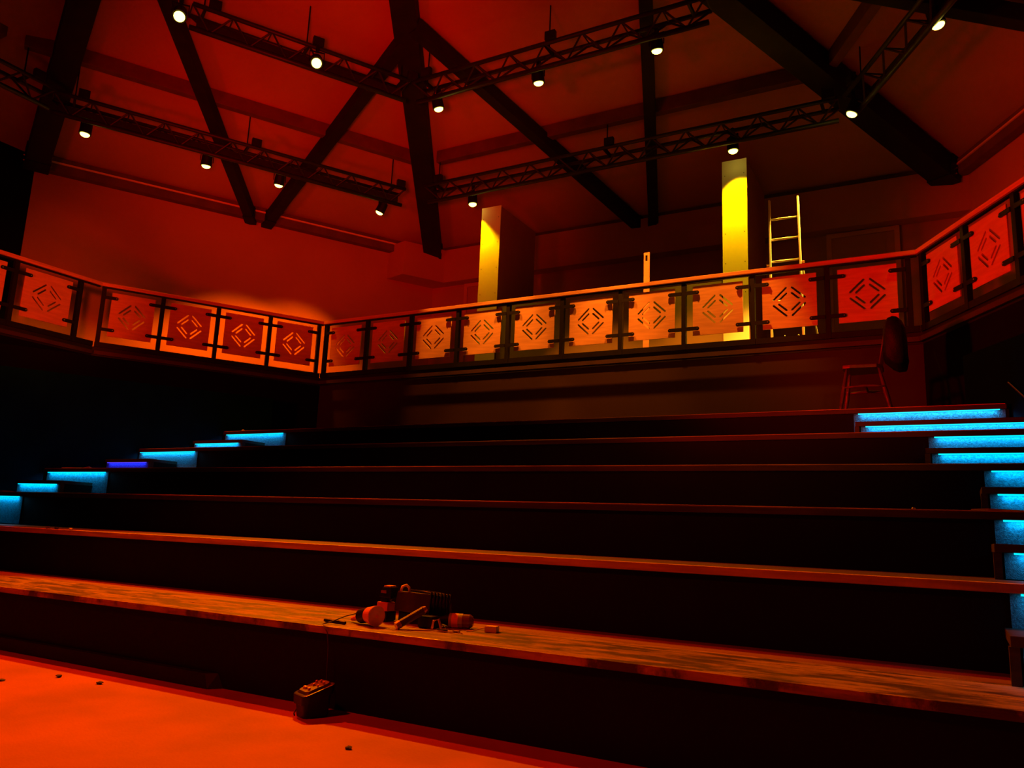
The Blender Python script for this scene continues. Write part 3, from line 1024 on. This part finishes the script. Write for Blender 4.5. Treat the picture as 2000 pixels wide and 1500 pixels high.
# bottle on its side
off = W(-2.76, 4.50, zb)
root = thing('spray_bottle', 'brown bottle with an olive label lying on its side on the bench', 'bottle', off)
ba, bb = W(-2.905, 4.43, zb + .046), W(-2.725, 4.50, zb + .046)
dv = (bb - ba).normalized()
MB().tube([ba + dv * .10, bb - dv * .02, bb], [.044, .044, .03], 20).build('bottle_body', M['bottle'], root, off, smooth=False)
MB().tube([ba + dv * .04, ba + dv * .128], [.0455, .0455], 20).build('bottle_label', M['green'], root, off)
MB().tube([ba + dv * .058, ba + dv * .10], [.0458, .0458], 20).build('label_patch', M['orange'], root, off)
MB().tube([ba - dv * .03, ba + dv * .0395], [.016, .040], 16).build('bottle_shoulder', M['blackplastic'], root, off)
solo('flat_case', MB().box(W(-3.01, 4.29, zb + .001), W(-2.90, 4.38, zb + .075)), M['blackplastic'], 'squat black case between the leaning tube and the brown bottle', 'case', W(-2.92, 4.35, zb), bevel=.012)
# small metal bits
off = W(-2.78, 4.22, zb)
kb = MB().tube([W(-2.80, 4.20, zb + .012), W(-2.735, 4.225, zb + .010)], .009, 10)
solo('chrome_socket', kb, M['chrome'], 'shiny chrome bit lying in front of the brown bottle', 'metal bit', W(-2.77, 4.21, zb), smooth=False)
root = thing('key_bunch', 'small bunch of keys beside the shiny chrome bit', 'keys', W(-2.70, 4.27, zb))
off = W(-2.70, 4.27, zb)
MB().tube([W(-2.70 + .022 * math.cos(a), 4.27 + .022 * math.sin(a), zb + .006 + .004 * math.sin(2 * a)) for a in [i * math.pi / 6 for i in range(13)]], .003, 6).build('key_ring', M['chrome'], root, off)
for dx, dy in ((-.05, -.03), (.0, -.055), (.05, -.035)):
    MB().bar(W(-2.70 + dx * .35, 4.27 + dy * .35, zb + .004), W(-2.70 + dx * 1.4, 4.27 + dy * 1.4, zb + .004), .012, .004).build('key', M['chrome'], root, off)
root = thing('ring_clip', 'dark clip with bright rings between the case and the bottle', 'clip', W(-2.83, 4.30, zb))
off = W(-2.83, 4.25, zb)
root.location = off
MB().tube([W(-2.86, 4.235, zb + .012), W(-2.85, 4.235, zb + .06), W(-2.82, 4.245, zb + .07), W(-2.80, 4.25, zb + .012)], .008, 8).build('clip_body', M['copper'], root, off)
MB().tube([W(-2.79 + .013 * math.cos(a), 4.255, zb + .02 + .013 * math.sin(a)) for a in [i * math.pi / 5 for i in range(11)]], .003, 6).build('ring', M['chrome'], root, off)
# white plug with lead
off = W(-2.55, 4.45, zb)
root = thing('mains_plug', 'small white plug adaptor with a short lead on the bench', 'plug', off)
MB().hexa([W(-2.585, 4.41, zb + .001), W(-2.515, 4.435, zb + .001), W(-2.53, 4.50, zb + .001), W(-2.60, 4.475, zb + .001)], [W(-2.585, 4.41, zb + .038), W(-2.515, 4.435, zb + .038), W(-2.53, 4.50, zb + .038), W(-2.60, 4.475, zb + .038)]).build('plug_body', M['white'], root, off, bevel=.004)
MB().tube([W(-2.592, 4.44, zb + .028), W(-2.62, 4.41, zb + .018), W(-2.65, 4.375, zb + .006), W(-2.68, 4.35, zb + .004)], .004, 6).build('lead', M['white'], root, off, smooth=True)
# cable over the bench edge down to the charger
pts = [W(-3.40, 4.19, zb + .065), W(-3.46, 4.13, zb + .045), W(-3.475, 4.02, zb + .018), W(-3.46, 3.915, zb + .012), W(-3.40, 3.892, zb - .03), W(-3.38, 3.89, -.72), W(-3.37, 3.885, -.86), W(-3.35, 3.87, -.95), W(-3.33, 3.85, -1.0)]
solo('thin_cable', MB().tube(pts, .0035, 6), M['darkcase'], 'thin cable hanging from the bench edge down to the black charger', 'cable', W(-3.4, 3.9, zb), smooth=True)

# charger on the floor
off = W(-3.36, 3.72, -1.09)
root = thing('battery_charger', 'black battery charger standing on the orange floor against the lowest tier', 'charger', off)
zf = -1.09
cc = Vector((-3.325, 3.735, 0))
CS, CH = .78, .84
ux, uy = Vector((.93, -.36, 0)), Vector((.36, .93, 0))


def cp(a, b, z):
    p = cc + (ux * a + uy * b) * CS
    return W(p.x, p.y, zf + (z - zf) * CH + (b * .24 if z - zf > .11 else 0))


def rr(w, d, r, z, k=5):
    pts = []
    for cx, cy, a0 in ((w - r, d - r, 0), (-w + r, d - r, 90), (-w + r, -d + r, 180), (w - r, -d + r, 270)):
        for i in range(k):
            a = math.radians(a0 + 90 * i / (k - 1))
            pts.append(cp(cx + r * math.cos(a), cy + r * math.sin(a), z))
    return pts


MB().hexa(rr(.075, .10, .03, zf + .001), rr(.085, .11, .03, zf + .12)).build('charger_base', M['blackplastic'], root, off)
MB().hexa(rr(.10, .125, .04, zf + .1201), rr(.105, .13, .04, zf + .185)).build('charger_housing', M['blackplastic'], root, off, bevel=.008)
MB().hexa(rr(.085, .105, .03, zf + .1852), rr(.075, .095, .03, zf + .20)).build('charger_deck', M['darkcase'], root, off)
for (a, b, w, d) in ((-.03, -.06, .04, .015), (.035, -.06, .022, .015), (-.05, .04, .016, .012), (-.015, .06, .012, .012), (.045, .05, .018, .012), (-.01, .0, .012, .016), (.055, .0, .012, .01)):
    MB().hexa([cp(a - w / 2, b - d / 2, zf + .2), cp(a + w / 2, b - d / 2, zf + .2), cp(a + w / 2, b + d / 2, zf + .2), cp(a - w / 2, b + d / 2, zf + .2)],
              [cp(a - w / 2, b - d / 2, zf + .214), cp(a + w / 2, b - d / 2, zf + .214), cp(a + w / 2, b + d / 2, zf + .214), cp(a - w / 2, b + d / 2, zf + .214)]).build('contact', M['contact'], root, off)
MB().tube([cp(-.10, .06, zf + .16), cp(-.15, .05, zf + .18), cp(-.165, .02, zf + .14), cp(-.16, -.02, zf + .07), cp(-.12, -.09, zf + .006), cp(-.07, -.11, zf + .005)], .004, 6).build('power_lead', M['blackplastic'], root, off, smooth=True)


# ------------------------------------------------------------------ scraps
def scrap(name, label, p, r, m, seed, flat=.4, grp=None):
    random.seed(seed)
    bm = bmesh.new()
    bmesh.ops.create_icosphere(bm, subdivisions=2, radius=r)
    for v in bm.verts:
        v.co *= random.uniform(.7, 1.25)
        v.co.z *= flat
    lo = min(v.co.z for v in bm.verts)
    for v in bm.verts:
        v.co.z -= lo
    mb = MB()
    mb.bm.free()
    mb.bm = bm
    o = mb.build(name, m)
    o.location = W(*p)
    return tag(o, label, 'scrap', grp)


scrap('floor_scrap', 'small dark scrap alone on the floor between charger and picture bottom', (-2.70, 3.32, -1.09), .018, M['darkdebris'], 1)
scrap('floor_scrap', 'dark crumb on the floor before the skirting board, the one towards the left edge', (-5.40, 3.50, -1.09), .02, M['darkdebris'], 2)
scrap('floor_scrap', 'dark crumb on the floor before the skirting board, the one nearer the charger', (-5.0, 3.53, -1.09), .022, M['darkdebris'], 3)
scrap('floor_scrap', 'flat dark scrap on the red floor at the left edge', (-5.55, 3.2, -1.09), .028, M['darkdebris'], 4, .2)
scrap('wood_scrap', 'pale crumb on the thin edge of the third tier near the right stairs', (-.228, 6.25, .274), .014, M['debris'], 5, .8)
scrap('wood_scrap', 'tiny pale crumb on the topmost tier above the left stairs', (-10.72, 9.68, 1.548), .03, M['debris'], 6, .6)
for i, (s, lab) in enumerate(((-8.45, 'dark grit lump on the orange tier edge near the left stairs'), (-8.3, 'second dark grit lump on the orange tier edge, beside the left one'), (-8.05, 'pale grit lump on the orange tier edge, rightmost of the three'))):
    scrap('grit', lab, (s, 5.12, ZT[2]), .022, M['darkdebris'] if i < 2 else M['debris'], 10 + i, .5)


def sheet(name, label, pts, z, m, seed):
    random.seed(seed)
    mb = MB()
    lo = [W(x, y, z + .002 + random.uniform(0, .01)) for x, y in pts]
    hi = [p + Vector((0, 0, random.uniform(.006, .022))) for p in lo]
    mb.hexa(lo, hi)
    return solo(name, mb, m, label, 'scrap', W(pts[0][0], pts[0][1], z))


sheet('paper_scrap', 'crumpled pale strip lying on the third tier by the right stairs', [(.12, 6.21), (.22, 6.195), (.32, 6.2), (.46, 6.2), (.46, 6.33), (.3, 6.36), (.15, 6.32)], ZT[3], M['debris'], 21)
root = sheet('tape_scrap', 'curled strip of tape on the tier edge left of the violet step', [(-12.0, 7.345), (-11.75, 7.34), (-11.5, 7.345), (-11.3, 7.34), (-11.3, 7.39), (-11.6, 7.40), (-12.0, 7.39)], ZT[4], M['debris'], 22)
sheet('paper_scrap', 'pale crumpled scrap at the foot of the lower left lit step', [(-11.6, 6.20), (-11.35, 6.19), (-11.2, 6.2), (-11.25, 6.3), (-11.55, 6.3)], ZT[3], M['debris'], 23)
